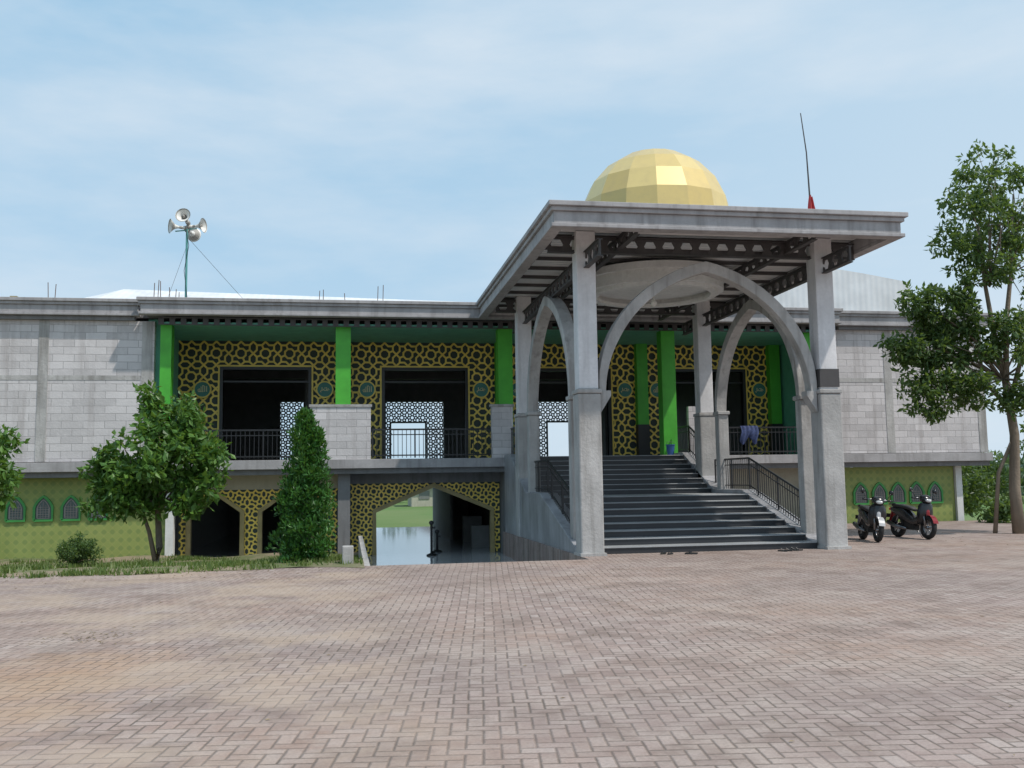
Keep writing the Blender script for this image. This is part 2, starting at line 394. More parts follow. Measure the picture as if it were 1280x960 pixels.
pn=MB(); pn.box(-5.6,15.7,33.2,33.35,ZT,6.6)
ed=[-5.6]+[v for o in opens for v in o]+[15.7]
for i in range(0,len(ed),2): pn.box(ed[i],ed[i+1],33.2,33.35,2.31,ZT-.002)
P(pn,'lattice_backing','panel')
fr=MB(); fg=MB()
for a,b in opens:
    fr.box(a-.1,a,33.08,33.34,2.31,ZT+.1).box(b,b+.1,33.08,33.34,2.31,ZT+.1).box(a,b,33.08,33.34,ZT,ZT+.1)
    fr.box(a+.001,b-.001,33.2,33.26,ZT-.42,ZT-.36)
    for e0,e1 in ((a-.16,a-.102),(b+.102,b+.16)): fg.box(e0,e1,33.1,33.19,2.31,ZT+.16)
    fg.box(a-.1,b+.1,33.1,33.19,ZT+.102,ZT+.16)
P(fr,'opening_frames','black'); P(fg,'opening_gold_trim','gold')
med=MB(); ring=MB(); cal=MB()
def medallion(cx,cz,kind,R=.25,y=33.05):
    pts=[(cx+R*math.cos(t*math.pi/14),cz+R*math.sin(t*math.pi/14)) for t in range(28)]
    med.prism(pts,y,y+.06)
    o=[(cx+(R+.02)*math.cos(t*math.pi/14),cz+(R+.02)*math.sin(t*math.pi/14)) for t in range(29)]
    ring.strip(o,.022,y-.01,y+.05)
    S=R*.62
    if kind==0:
        st=[[(.9,-.5),(.9,.7)],[(.5,.7),(.5,-.5),(.1,-.5),(.1,.7)],[(.1,-.5),(-.25,-.5),(-.25,.6)],[(-.25,-.5),(-.8,-.5),(-.9,-.1),(-.6,.15),(-.45,-.45)],[(.0,.85),(.12,.7),(.25,.85),(.38,.7)]]
    else:
        st=[[(.95,-.1),(.7,.2),(.5,-.05),(.75,-.25),(.3,-.2)],[(.3,-.2),(.45,.4),(-.1,.3)],[(.3,-.2),(-.1,-.2),(-.25,.1),(-.4,-.2)],[(-.4,-.2),(-.6,-.2),(-.6,.5)],[(-.6,-.2),(-.95,-.35),(-.8,-.6)]]
    for s_ in st: cal.strip([(cx+a*S,cz+b_*S) for a,b_ in s_],.012,y-.02,y)
for X,k in ((-4.8,0),(-.8,1),(.62,0),(4.55,1),(5.85,0),(9.75,1),(10.95,0),(14.85,1)): medallion(X,4.75,k)
P(med,'medallions','teald'); P(ring,'medallion_rings','gold'); P(cal,'medallion_calligraphy','goldt')
P(MB().box(-1.15,.67,29.76,29.95,2.302,3.9).box(4.42,5.1,29.76,29.95,2.302,3.9).box(10.9,11.6,29.76,29.95,2.302,3.9),'balcony_block_parapets','block')
P(MB().box(-1.19,.71,29.73,29.98,3.902,3.98).box(4.38,5.14,29.73,29.98,3.902,3.98),'parapet_caps','concr')
def rail(mb,x0,x1,y,z,h=.92):
    mb.box(x0,x1,y-.025,y+.025,z+h-.05,z+h); mb.box(x0,x1,y-.02,y+.02,z+.08,z+.12); mb.box(x0,x1,y-.015,y+.015,z+h-.2,z+h-.17)
    k=int((x1-x0)/.13)
    for i in range(k+1):
        x=x0+(x1-x0)*i/k; w=.022 if i%10==0 else .009
        mb.box(x-w,x+w,y-.012,y+.012,z+.02,z+h-.051)
r=MB(); rail(r,-5.2,-1.2,29.8,2.31); rail(r,.72,4.37,29.8,2.31); rail(r,11.65,15.6,29.8,2.31)
P(r,'balcony_railings','black')
back=[(-3.15,-2.1),(1.75,4.5),(9.0,11.0),(14.3,15.6)]
bw=MB(); bw.box(-19.8,21.4,46,46.25,5.4,6.62); ed=[-19.8]+[v for o in back for v in o]+[21.4]
for i in range(0,len(ed),2): bw.box(ed[i],ed[i+1],46,46.25,2.31,5.398)
bw.box(-6.1,-5.99,33.36,45.99,2.31,6.6).box(15.95,16.05,33.36,45.99,2.31,6.6)
for X in (-1.4,5.4,11.6):
    for Y in (37.5,42): bw.box(X-.25,X+.25,Y-.25,Y+.25,2.31,6.6)
for Y in (37.5,42): bw.box(-5.98,15.94,Y-.15,Y+.15,6.05,6.615)
P(bw,'prayer_hall_walls','dark')
bl=MB()
for a,b,c,d in ((-3.15,-2.1,-9,-9),(1.75,4.5,2.0,3.6),(9.0,11.0,9.6,10.9),(14.3,15.6,14.6,15.3)):
    lattice(bl,a,b,2.35,5.38,45.98,.5,.06,lambda x,z: not(c<x<d and z<4.4))
    if c>-5: bl.box(c-.08,c,45.93,46.02,2.31,4.45).box(d,d+.08,45.93,46.02,2.31,4.45).box(c,d,45.93,46.02,4.37,4.45)
P(bl,'rear_window_lattice','latw')
P(MB().box(-5.9,15.9,33.36,45.99,2.301,2.315),'prayer_hall_floor','tile')
lw=MB(); lw.box(-20,-5.4,30.3,30.5,-.9,1.858).box(15.95,20.6,30.3,30.5,-.2,1.858); P(lw,'lime_walls','lime')
P(MB().box(20.62,20.85,30.2,30.5,-.3,1.858).box(-5.38,-5.15,30.2,30.5,-.75,1.858).box(21.2,21.4,40,40.2,-1,2),'lower_piers','white')
P(MB().box(10.75,15.94,31.0,31.2,-.1,2.018).box(-5.14,-.33,31.0,31.2,1.42,2.018),'cream_lintels','cream')
P(MB().box(-.32,.05,30.1,31.2,-.8,1.858).box(4.85,5.5,29.95,31.0,-.8,1.858),'lower_columns','concd')
P(MB().box(.052,4.848,30.9,31.2,1.55,2.018),'lower_lintel','concd')
nf=MB(); ng=MB(); nd=MB()
def arch_pts(cx,z0,w,h,steps=5):
    L=[(cx-w,z0),(cx-w,z0+h*.55)]; 
    for i in range(1,steps+1):
        t=i/steps; L.append((cx-w*(1-t)**.75 if t<1 else cx,z0+h*(.55+.45*t**.8)))
    Rr=[(2*cx-p[0],p[1]) for p in L[:-1]][::-1]
    return L+Rr
def niche(cx,y=30.3):
    nf.strip(arch_pts(cx,.62,.25,.70)+[(cx-.25,.62)],.035,y-.05,y-.002)
    ng.prism(arch_pts(cx,.62,.24,.68),y-.02,y-.004)
    g=arch_pts(cx,.68,.17,.54)
    nd.strip(g+[g[0]],.012,y-.035,y-.022)
    for q in range(5): nd.box(cx-.16+q*.075,cx-.145+q*.075,y-.034,y-.023,.69,.98+.18*(1-abs(q-2)/2))
    for q in range(5): nd.box(cx-.16,cx+.16,y-.037,y-.035,.72+q*.07,.735+q*.07)
for i in range(4): niche(-9.58+.76*i)
for i in range(5): niche(-15.9+.76*i)
for i in range(5): niche(17.1+.69*i)
P(nf,'niche_frames','nichef'); P(ng,'niche_panels','niche'); P(nd,'niche_grilles','nicheg')
def inpent(x,z,o):
    a,b,sh,ap=o
    if not a<x<b: return False
    c=(a+b)/2; t=1-abs(x-c)/((b-a)/2)
    return z<sh+(ap-sh)*t
LO=[(-4.84,-3.24,.75,1.33),(-2.71,-1.1,.75,1.33),(.81,4.58,.68,1.47)]
ll=MB(); lattice(ll,-5.1,-.35,-.7,1.40,30.98,.50,.052,lambda x,z: not any(inpent(x,z,o) for o in LO),2)
lattice(ll,.07,4.83,-.7,1.54,30.98,.48,.050,lambda x,z: not any(inpent(x,z,o) for o in LO),2); P(ll,'lower_lattice','gold')
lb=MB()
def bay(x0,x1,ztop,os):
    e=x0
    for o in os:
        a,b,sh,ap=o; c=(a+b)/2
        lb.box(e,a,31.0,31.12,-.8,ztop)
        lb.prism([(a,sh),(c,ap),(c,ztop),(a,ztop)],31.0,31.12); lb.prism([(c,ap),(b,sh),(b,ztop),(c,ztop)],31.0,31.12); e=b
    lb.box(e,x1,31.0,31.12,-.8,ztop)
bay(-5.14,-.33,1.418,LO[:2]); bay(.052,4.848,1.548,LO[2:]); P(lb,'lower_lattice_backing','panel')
lf=MB()
for a,b,sh,ap in LO:
    c=(a+b)/2; lf.strip([(a,-.8),(a,sh),(c,ap),(b,sh),(b,-.8)],.07,30.9,31.15)
P(lf,'lower_opening_frames','goldd')
P(MB().box(-19.8,10.6,26.0,49.5,-.775,-.70),'lower_floor','tile')
iw=MB(); iw.box(-19.8,.9,46,46.2,-.7,2.02).box(4.05,21.4,46,46.2,-.7,2.02).box(.9,4.05,46,46.2,1.75,2.02)
iw.box(-5.5,-5.39,30.51,45.99,-.7,2.01).box(3.95,4.05,38,45.99,-.7,2.01).box(5.5,5.6,31.01,45,-.7,2.01)
for X in (-1.5,):
    for Y in (35,40): iw.box(X-.2,X+.2,Y-.2,Y+.2,-.7,2.01)
iw.box(10.62,10.74,29.95,45,-.1,2.01)
P(iw,'lower_hall_walls','dark')
st_=MB(); st_.box(4.3,5.0,36.5,36.9,-.7,.25).box(4.2,4.8,33.2,33.5,-.7,.05); P(st_,'shoe_cabinets','dark')
rs=MB()
K=14
for k in range(K):
    x0=-11+17*k/K; x1=-11+17*(k+1)/K
    def zt(x): t=(x+11)/17; return 8.05+1.15*min(1,(t*7))**.5 -.35*t
    rs.quad((x0,33.5,7.3),(x1,33.5,7.3),(x1,38.5,zt(x1)),(x0,38.5,zt(x0)))
    rs.quad((x0,38.5,zt(x0)),(x1,38.5,zt(x1)),(x1,45.5,zt(x1)+.1),(x0,45.5,zt(x0)+.1))
P(rs,'metal_roof_left','metal')
rs=MB(); pts=[]
for k in range(17):
    t=k/16; pts.append((11+12*t,9.3+.95*math.sin(math.pi*(.18+.74*t))))
rs.prism([(11,7.0)]+pts+[(23,7.0)],36,46.3)
P(rs,'metal_roof_vault','metal')
P(MB().box(12,23.1,35.9,35.98,8.05,8.2),'vault_gable_gutter','concl')

# ------------------------------------------------------------------ portico
cX=7.76; FY,BY=19.9,27.3; CX=(5.02,10.50)
Ym=(FY+BY)/2
cu=MB(); cl=MB(); cc=MB()
for X in CX:
    for Y,zb in ((FY,-.1),(BY,-.1)):
        cu.box(X-.21,X+.21,Y-.21,Y+.21,3.5,6.92)
        cl.box(X-.25,X+.25,Y-.25,Y+.25,zb,3.40)
        cc.box(X-.27,X+.27,Y-.27,Y+.27,3.402,3.498)
P(cu,'portico_column_shafts','concl',bevel=.02); P(cl,'portico_column_bases','concr',bevel=.03); P(cc,'portico_column_collars','concr',bevel=.02)
P(MB().box(10.27,10.73,FY-.235,FY+.235,3.55,3.95),'column_clamp','steel')
P(MB().box(4.74,5.3,FY-.32,FY+.3,0,.06).box(10.22,10.78,FY-.32,FY+.3,0,.06),'column_plinths','concr')
def archcurve(half,z0,z1,n=18):
    P_=[(math.cos(i/n*math.radians(76)),math.sin(i/n*math.radians(76))) for i in range(n+1)]
    xm=P_[-1][0]; zm=P_[-1][1]
    L=[(-half*(x-xm)/(1-xm),z0+(z1-z0)*z/zm) for x,z in P_]
    return L+[(-p[0],p[1]) for p in L[:-1]][::-1]
ar=MB()
def rib(kind,fixed,c,half,z0,z1,w,th):
    pts=archcurve(half,z0,z1); nn=len(pts)
    m=MB(); m.sweep([(c+p[0],p[1]) for p in pts],[w*(.62+.38*min(1,(min(i,nn-1-i))/6)) for i in range(nn)],fixed-th,fixed+th)
    if kind=='x': m.v=[(v[1],v[0],v[2]) for v in m.v]
    o=len(ar.v); ar.v+=m.v; ar.f+=[tuple(o+i for i in f) for f in m.f]
rib('y',FY+.02,cX,2.42,3.45,6.22,.12,.15)
rib('x',5.02,Ym-.1,2.55,3.45,6.1,.12,.15); rib('x',10.5,Ym-.1,2.55,3.45,6.1,.12,.15)
P(ar,'portico_arches','concr',bevel=.015)
pi=MB()
for X in CX:
    for Y in (Ym-.1-2.55,Ym-.1+2.5):
        pi.box(X-.15,X+.15,Y-.14,Y+.14,.2,3.36)
        pi.box(X-.18,X+.18,Y-.2,Y+.2,3.362,3.46)
P(pi,'portico_pilasters','concr',bevel=.02)
co=MB()
for X,sg in ((CX[0],1),(CX[1],-1)):
    a=X+sg*.272; b=X+sg*.50
    co.prism([(a,3.0),(a,3.47),(b,3.47),(b,3.36)],FY-.14,FY+.14)
P(co,'arch_corbels','concr')
x0,x1,y0,y1=4.02,11.55,18.28,29.19
def ubands():
    m=MB()
    for z0,z1,o in ((7.02,7.12,.12),(6.93,7.018,.06),(6.68,6.928,0),(6.60,6.678,.06)):
        m.box(x0-o,x1+o,y0-o,y0+.22,z0,z1)
        m.box(x0-o,x0+.2,y0+.222,y1,z0,z1); m.box(x1-.2,x1+o,y0+.222,y1,z0,z1)
    return m
P(ubands(),'portico_fascia','conc',bevel=.012)
P(MB().box(x0+.2,x1-.2,y0+.22,y1,6.98,7.05),'portico_roof_deck','concd')
P(MB().box(x0+.21,x1-.21,y0+.225,y1,6.93,6.975),'portico_soffit_sheet','soffit')
pu=MB(); y=y0+.75
while y<y1-.2:
    pu.box(x0+.2,x1-.2,y,y+.07,6.85,6.928); y+=1.05
P(pu,'roof_purlins','steel')
def castell(mb,a,b,fixed,axis,z0=6.42,z1=6.79,th=.02):
    n_=max(1,int(round((b-a)/.42))); p=(b-a)/n_
    m=MB(); zc0=z0+.07; zc1=z1-.07; zm=(zc0+zc1)/2
    m.box(a,b,-.06,.06,z0,z0+.018); m.box(a,b,-.06,.06,z1-.018,z1)
    m.box(a,b,-th,th,z0+.019,zc0); m.box(a,b,-th,th,zc1,z1-.019)
    for i in range(n_):
        s=a+i*p; w=p*.16
        m.prism([(s,zc0+.001),(s+w*1.9,zc0+.001),(s+w,zm),(s+w*1.9,zc1-.001),(s,zc1-.001)],-th,th)
        m.prism([(s+p-w*1.9,zc0+.001),(s+p-.001,zc0+.001),(s+p-.001,zc1-.001),(s+p-w*1.9,zc1-.001),(s+p-w,zm)],-th,th)
    o=len(mb.v)
    if axis=='x': mb.v+=[(v[0],v[1]+fixed,v[2]) for v in m.v]
    else: mb.v+=[(v[1]+fixed,v[0],v[2]) for v in m.v]
    mb.f+=[tuple(o+i for i in f) for f in m.f]
cb=MB()
for Y in (FY-.0,BY): castell(cb,x0+.2,x1-.2,Y,'x',6.47,6.84)
P(cb,'cross_beams','steel')
cb=MB()
for X in (CX[0],CX[1]): castell(cb,y0+.25,y1-.3,X,'y',6.1,6.46)
for X in (cX-1.95,cX+1.95): castell(cb,y0+.25,y1-.3,X,'y',6.56,6.84)
P(cb,'long_beams','steel')
rg=MB()
def ringm(mb,r0,r1,z0,z1,n_=48,c=(cX,Ym-.1)):
    for k in range(n_):
        a=2*math.pi*k/n_; b_=2*math.pi*(k+1)/n_
        q=lambda r,t,z:(c[0]+r*math.cos(t),c[1]+r*math.sin(t),z)
        mb.quad(q(r0,a,z0),q(r0,b_,z0),q(r0,b_,z1),q(r0,a,z1)); mb.quad(q(r1,a,z0),q(r1,b_,z0),q(r1,b_,z1),q(r1,a,z1))
        mb.quad(q(r0,a,z0),q(r1,a,z0),q(r1,b_,z0),q(r0,b_,z0)); mb.quad(q(r0,a,z1),q(r1,a,z1),q(r1,b_,z1),q(r0,b_,z1))
ringm(rg,1.55,1.78,6.34,6.62); ringm(rg,1.45,1.62,6.25,6.338); ringm(rg,1.7,1.9,6.622,6.79)
P(rg,'dome_ring','white')
dsc=MB(); dsc.prism([(cX+1.5*math.cos(k*math.pi/20),Ym-.1+1.5*math.sin(k*math.pi/20)) for k in range(40)],6.45,6.5,'z'); P(dsc,'dome_ceiling','white')
P(MB().tube([(cX,Ym-.1,6.44),(cX,Ym-.1,6.2)],.015).tube([(cX,Ym-.1,6.2),(cX,Ym-.1,6.1),(cX,Ym-.1,6.0)],[.03,.09,.04],10),'ceiling_lamp','horn')
dm=MB(); R=1.97; c0=(cX,Ym-.35,7.98); NS=16
rings=[(R*math.cos(math.radians(e)),c0[2]+R*1.03*math.sin(math.radians(e))) for e in (0,17,34,51,68)]
rings=[(R*1.0,7.12)]+rings
for i in range(len(rings)-1):
    for k in range(NS):
        a=2*math.pi*(k+.3)/NS; b_=2*math.pi*(k+1.3)/NS
        q=lambda r,t,z:(c0[0]+r*math.cos(t),c0[1]+r*math.sin(t),z)
        r0,z0=rings[i]; r1,z1=rings[i+1]
        dm.quad(q(r0,a,z0),q(r0,b_,z0),q(r1,b_,z1),q(r1,a,z1))
for k in range(NS):
    a=2*math.pi*(k+.3)/NS; b_=2*math.pi*(k+1.3)/NS; r1,z1=rings[-1]
    dm.quad((c0[0]+r1*math.cos(a),c0[1]+r1*math.sin(a),z1),(c0[0]+r1*math.cos(b_),c0[1]+r1*math.sin(b_),z1),(c0[0],c0[1],c0[2]+R*1.05))
P(dm,'golden_dome','dome')
SX0,SX1=5.3,10.22
sm=MB(); tr=MB()
steps=[]; z=0; y=20.05; rz=1.15/8
for i in range(8):
    steps.append((y,z,z+rz)); z+=rz; y+=.52
y=26.3
for i in range(8):
    steps.append((y,z,z+rz)); z+=rz; y+=.32
for i,(ys,za,zb) in enumerate(steps):
    ye=steps[i+1][0] if i+1<len(steps) else 29.72
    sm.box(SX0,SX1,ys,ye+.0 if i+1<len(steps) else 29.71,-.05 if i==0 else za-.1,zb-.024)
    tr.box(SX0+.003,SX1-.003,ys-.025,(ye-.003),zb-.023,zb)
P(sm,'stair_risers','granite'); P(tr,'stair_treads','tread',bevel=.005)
sw=MB()
for a,b in ((4.80,5.27),(10.25,10.72)):
    prof=[(20.2,-.7),(20.2,.10),(24.2,1.26),(26.2,1.26),(28.7,2.38),(29.70,2.38),(29.70,-.7)]
    sw.prism(prof,a,b,'x')
P(sw,'stair_side_walls','marble',bevel=.02)
hr=MB()
def sloperail(mb,X,ya,za,yb,zb,h=.82):
    L=math.hypot(yb-ya,zb-za); 
    for hh,r_ in ((h,.028),(h-.16,.014),(.1,.016)): mb.tube([(X,ya,za+hh),(X,yb,zb+hh)],r_,6)
    k=int(L/.13)
    for i in range(k+1):
        t=i/k; y=ya+(yb-ya)*t; z_=za+(zb-za)*t; w=.02 if i%9==0 else .008
        mb.box(X-w,X+w,y-w,y+w,z_+.0,z_+h)
for X in (5.03,10.5):
    sloperail(hr,X,21.35,.43,24.2,1.27); sloperail(hr,X,24.2,1.27,26.6,1.27); sloperail(hr,X,27.6,1.9,28.7,2.38); sloperail(hr,X,28.7,2.38,29.7,2.38)
P(hr,'stair_handrails','black')
P(MB().box(4.85,5.26,29.72,29.9,-.7,2.01).box(10.25,10.74,29.72,29.9,-.7,2.01),'stair_back_piers','concr')
rb=MB()
def reb(X,Y,n_,h,sp=.12):
    for i in range(n_):
        a=random.uniform(-.05,.05); rb.tube([(X+i*sp,Y+random.uniform(-.1,.1),6.9),(X+i*sp+a,Y,7.1+h*random.uniform(.7,1))],.012,5)
reb(-8.95,30.6,2,.8,.17); reb(-5.95,30.6,3,.85); reb(-5.5,31,3,.7); reb(-.95,30.8,2,.85,.14); reb(-.1,30.4,1,.5); reb(.9,30.8,2,.85,.17); reb(4.6,30.9,2,.6); reb(-12,30.6,3,.7); reb(13,30.8,3,.7)
P(rb,'rebar_stubs','rust')
P(MB().box(-10.0,-9.8,30.4,30.6,6.97,7.3),'roof_pipe_box','goldd')
B=empty('blue_bin',(10.02,29.1,2.302))
MB().tube([(0,0,0),(0,0,.30),(0,0,.32),(0,0,.34)],[.10,.135,.15,.15],14).obj('bin_body',MT['blue'],B,smooth=False)
MB().tube([(-.14,0,.33),(-.1,.0,.42),(.1,0,.42),(.14,0,.33)],.006,5).obj('bin_handle',MT['steel'],B)
cm=MB(); n_=18;kk=8
for j in range(kk+1):
    for i in range(n_+1):
        s=i/n_; t=j/kk; cm.v.append((12.65+.6*s+.03*math.sin(t*5),29.745-.05*math.sin(t*math.pi)+.02*math.sin(s*26+t),3.26-(.5+.12*math.sin(s*9))*t))
for j in range(kk):
    for i in range(n_):
        a=j*(n_+1)+i; cm.f.append((a,a+1,a+n_+2,a+n_+1))
cm.obj('draped_cloth',MT['clothb'],smooth=True)

# ------------------------------------------------------------------ loudspeakers
LS=empty('loudspeaker_pole',(-5.05,31,0))
MB().tube([(0,0,6.9),(0,0,9.65)],.035,8).tube([(-.05,0,9.62),(.3,-.05,9.66)],.02,6).tube([(-.35,-.05,9.55),(.1,0,9.62)],.02,6).obj('pole',MT['pole'],LS)
def horn(name,p,d):
    d=Vector(d).normalized(); p=Vector(p)
    prof=[(0,.05),(.08,.055),(.1,.03),(.22,.05),(.32,.09),(.40,.16),(.44,.23),(.45,.235)]
    m=MB(); m.tube([p+d*a for a,_ in prof],[r for _,r in prof],18,False); m.obj(name,MT['horn'],LS,smooth=True)
    m=MB(); m.tube([p+d*a for a in (.445,.30,.12)],[.225,.07,.02],18,False); m.tube([p+d*.0,p+d*.40],[.05,.035],10); m.tube([p-d*.12,p],[.07,.07],10); m.obj(name+'_throat',MT['hornd'],LS,smooth=True)
horn('horn_a',(.02,-.12,9.85),(-.15,-1,.22)); horn('horn_b',(-.08,.0,9.68),(-1,-.45,0)); horn('horn_c',(.1,-.0,9.72),(1,-.35,.05)); horn('horn_d',(.02,.1,9.6),(.25,1,.0)); 
MB().tube([(0,0,9.4),(2.1,1.0,7.1)],.006,4).tube([(0,0,9.1),(-.5,-.6,7.1)],.006,4).obj('guy_wires',MT['steel'],LS)
MB().tube([(-.02,-.03,9.6),(.07,-.05,9.1),(-.06,-.04,8.3),(.05,-.04,7.4),(.1,0,7.0)],.009,5).obj('cable',MT['black'],LS)

FP=empty('flag_pole',(10.4,20.0,0))
MB().tube([(0,0,7.0),(.0,0,8.0),(-.03,0,9.0),(-.13,0,9.93)],[.022,.02,.015,.011],7).obj('pole',MT['steel'],FP)
def cloth(z0,z1,name,mat,w0,w1):
    m=MB(); n_=10;k=6
    for j in range(k+1):
        t=j/k; z=z0+(z1-z0)*t; w=w0+(w1-w0)*t
        for i in range(n_+1):
            s=i/n_; m.v.append((.02-.5*w+s*w,-.03+.035*math.sin(s*11+t*2),z-.1*s*(1-.3*t)))
    for j in range(k):
        for i in range(n_):
            a=j*(n_+1)+i; m.f.append((a,a+1,a+n_+2,a+n_+1))
    m.obj(name,mat,FP,smooth=True)
cloth(7.36,7.64,'flag_white',MT['whitec'],.24,.2); cloth(7.64,8.0,'flag_red',MT['red'],.2,.06)

# ------------------------------------------------------------------ trees
def leafcloud(name,clumps,nl,size,mat,parent,droop=.0,aspect=.45):
    V=[];F=[]
    w=np.array([c[3]**2 for c in clumps]); w=w/w.sum()
    cnt=np.maximum(1,np.round(w*nl)).astype(int)
    for (cx,cy,cz,r),k in zip(clumps,cnt):
        for _ in range(k):
            d=np.random.normal(size=3); d/=np.linalg.norm(d); rr=r*(np.random.random()**.45)
            p=np.array([cx,cy,cz])+d*rr*np.array([1,1,.75])
            a=np.random.normal(size=3)+d*.6+np.array([0,0,-droop]); a/=np.linalg.norm(a)
            b=np.cross(a,np.random.normal(size=3)+np.array([0,0,1.2])); b/=np.linalg.norm(b)
            L=size*np.random.uniform(.6,1.25); W=L*aspect/2; c=np.cross(a,b)*L*.08
            o=len(V); V+=[tuple(p),tuple(p+a*L*.5+b*W+c),tuple(p+a*L),tuple(p+a*L*.5-b*W+c)]; F.append((o,o+1,o+2,o+3))
    me=D.meshes.new(name); me.from_pydata(V,[],F); me.materials.append(mat)
    o=D.objects.new(name,me); col.objects.link(o)
    if parent: o.parent=parent
    return o
def subcl(ells,dens=1.0,rs=(.18,.36)):
    out=[]
    for cx,cy,cz,rx,ry,rz_,n_ in ells:
        for _ in range(int(n_*dens)):
            d=np.random.normal(size=3); d/=np.linalg.norm(d); t=np.random.random()**.4
            out.append((cx+d[0]*rx*t,cy+d[1]*ry*t,cz+d[2]*rz_*t,random.uniform(*rs)))
    return out
def branches(mb,base,fork,clumps,r,n_=12):
    ch=random.sample(clumps,min(n_,len(clumps)))
    for c in ch:
        e=Vector(c[:3]); mid=Vector(fork).lerp(e,.5)+Vector((random.uniform(-.12,.12),random.uniform(-.12,.12),random.uniform(0,.2)))
        mb.tube([fork,tuple(mid),tuple(e)],[r*.5,r*.28,r*.08],6)
T=empty('garden_tree')
bx,by,bz=-4.45,24.0,-.35
ells=[(bx-.1,by,2.1,1.3,1.2,1.1,64),(bx+.3,by,3.0,.7,.7,.7,24),(bx-.7,by-.1,1.5,.85,.9,.65,24),(bx+.85,by,1.6,.7,.8,.7,20),(bx-.1,by,3.6,.3,.3,.3,5),(bx-1.3,by,1.9,.4,.4,.4,7),(bx+1.2,by-.2,2.3,.3,.4,.3,5)]
cl_=subcl(ells)
tb=MB(); tb.tube([(bx,by,bz-.1),(bx+.05,by,bz+.5),(bx,by,1.0),(bx+.1,by,1.9)],[.10,.08,.065,.05],8); tb.tube([(bx,by,bz),(bx-.2,by+.1,.5),(bx-.5,by,1.4)],[.07,.05,.03],7)
branches(tb,None,(bx,by,1.0),cl_,.07,26); tb.obj('trunk',MT['trunk'],T,smooth=True)
leafcloud('foliage',cl_,8800,.21,MT['leafA'],T,.3,.5)
T=empty('garden_tree')
bx,by,bz=-7.85,21.5,-.1
cl_=subcl([(bx+.1,by,2.2,.95,.9,.9,45),(bx+.2,by,1.4,.6,.7,.4,16)])
tb=MB(); tb.tube([(bx,by,bz-.1),(bx,by,1.0),(bx,by,2.2)],[.08,.06,.03],8); branches(tb,None,(bx,by,1.0),cl_,.06,14); tb.obj('trunk',MT['trunk'],T,smooth=True)
leafcloud('foliage',cl_,4200,.19,MT['leafA'],T,.3,.5)
T=empty('cypress_tree')
bx,by,bz=-.98,20.6,-.12
cl_=[]
for _ in range(330):
    t=random.random()**1.15; z=.1+3.05*t
    a=random.random()*6.283
    r=.62*(1-t)**.62*(.85+.2*math.sin(z*5+a*2)+.12*math.sin(a*3+z*9))*(.75 if t<.06 else 1)
    q=r*random.random()**.35
    cl_.append((bx+.02+q*math.cos(a)+.06*t,by+q*math.sin(a),z+bz,random.uniform(.09,.19)))
for _ in range(110):
    t=random.random(); z=.5+2.15*t; r=.33*(1-t)**.7; a=random.random()*6.283
    cl_.append((bx+.34+r*math.cos(a),by-.1+r*math.sin(a),z,.12))
MB().tube([(bx,by,bz-.05),(bx,by,2.6)],[.08,.02],7).obj('trunk',MT['trunk'],T)
leafcloud('foliage',cl_,15000,.12,MT['leafB'],T,-1.2,.35)
T=empty('round_bush')
cl_=subcl([(-5.75,22.3,.22,.40,.4,.3,40)],1,(.08,.16))
tb=MB(); tb.tube([(-5.75,22.3,-.25),(-5.75,22.3,.1)],[.03,.02],6); branches(tb,None,(-5.75,22.3,-.1),cl_,.03,12); tb.obj('stems',MT['trunk'],T)
leafcloud('foliage',cl_,3800,.07,MT['leafC'],T)
T=empty('shade_tree')
bx,by=17.45,23.0
ells=[(16.9,by,8.5,1.15,1.0,1.4,52),(17.9,by+.3,9.5,1.35,1.1,1.5,54),(16.1,by-.2,8.0,.6,.6,.8,16),(16.8,by-.2,7.1,1.0,.8,.5,18),(18.6,by,7.6,1.3,1.2,1.2,36),
      (15.0,by,6.1,.6,.5,.5,20),(15.7,by+.1,5.5,.95,.6,.5,34),(14.65,by+.2,4.95,.7,.5,.4,22),(15.5,by+.2,4.75,.85,.5,.4,24),(16.6,by-.1,5.2,.9,.8,.7,38),(15.1,by,4.0,.8,.5,.45,26),(16.1,by-.2,3.75,.7,.6,.5,24),
      (17.7,by-.4,5.0,1.0,.8,.8,36),(18.8,by,5.6,1.3,1,.9,40),(17.3,by-.5,3.5,.5,.5,.4,14),(16.1,by,6.2,.6,.5,.4,16),(14.9,by-.1,3.3,.45,.3,.25,10),(18.6,by,3.9,.8,.8,.6,22)]
cl_=subcl(ells,1.0,(.12,.32))
tb=MB(); tb.tube([(bx,by,-.15),(bx-.05,by,1.2),(bx+.05,by,2.6),(bx-.1,by,4.0)],[.17,.14,.12,.10],9)
tb.tube([(bx-.1,by,3.9),(bx-.35,by,5.3),(bx-.55,by,6.8),(bx-.6,by,8.4)],[.085,.07,.05,.02],7)
tb.tube([(bx-.1,by,3.9),(bx,by,5.5),(bx+.3,by,7.2),(bx+.5,by,9.2)],[.085,.07,.05,.02],7)
tb.tube([(bx-.05,by,3.4),(bx+.6,by,5.2),(bx+1.1,by,7.4)],[.07,.055,.02],7)
tb.tube([(bx,by,2.5),(bx-.35,by+.2,1.6),(bx-.5,by+.3,-.1)],[.05,.05,.06],7)
tb.tube([(bx-.05,by,3.3),(bx-.9,by,4.2),(bx-1.9,by,4.9),(bx-2.6,by,4.8)],[.06,.045,.03,.012],6)
tb.tube([(bx-.1,by,4.2),(bx-1.0,by,5.2),(bx-2.0,by,5.9)],[.05,.04,.015],6)
low=[c for c in cl_ if c[2]<6.2]; high=[c for c in cl_ if c[2]>=6.2]
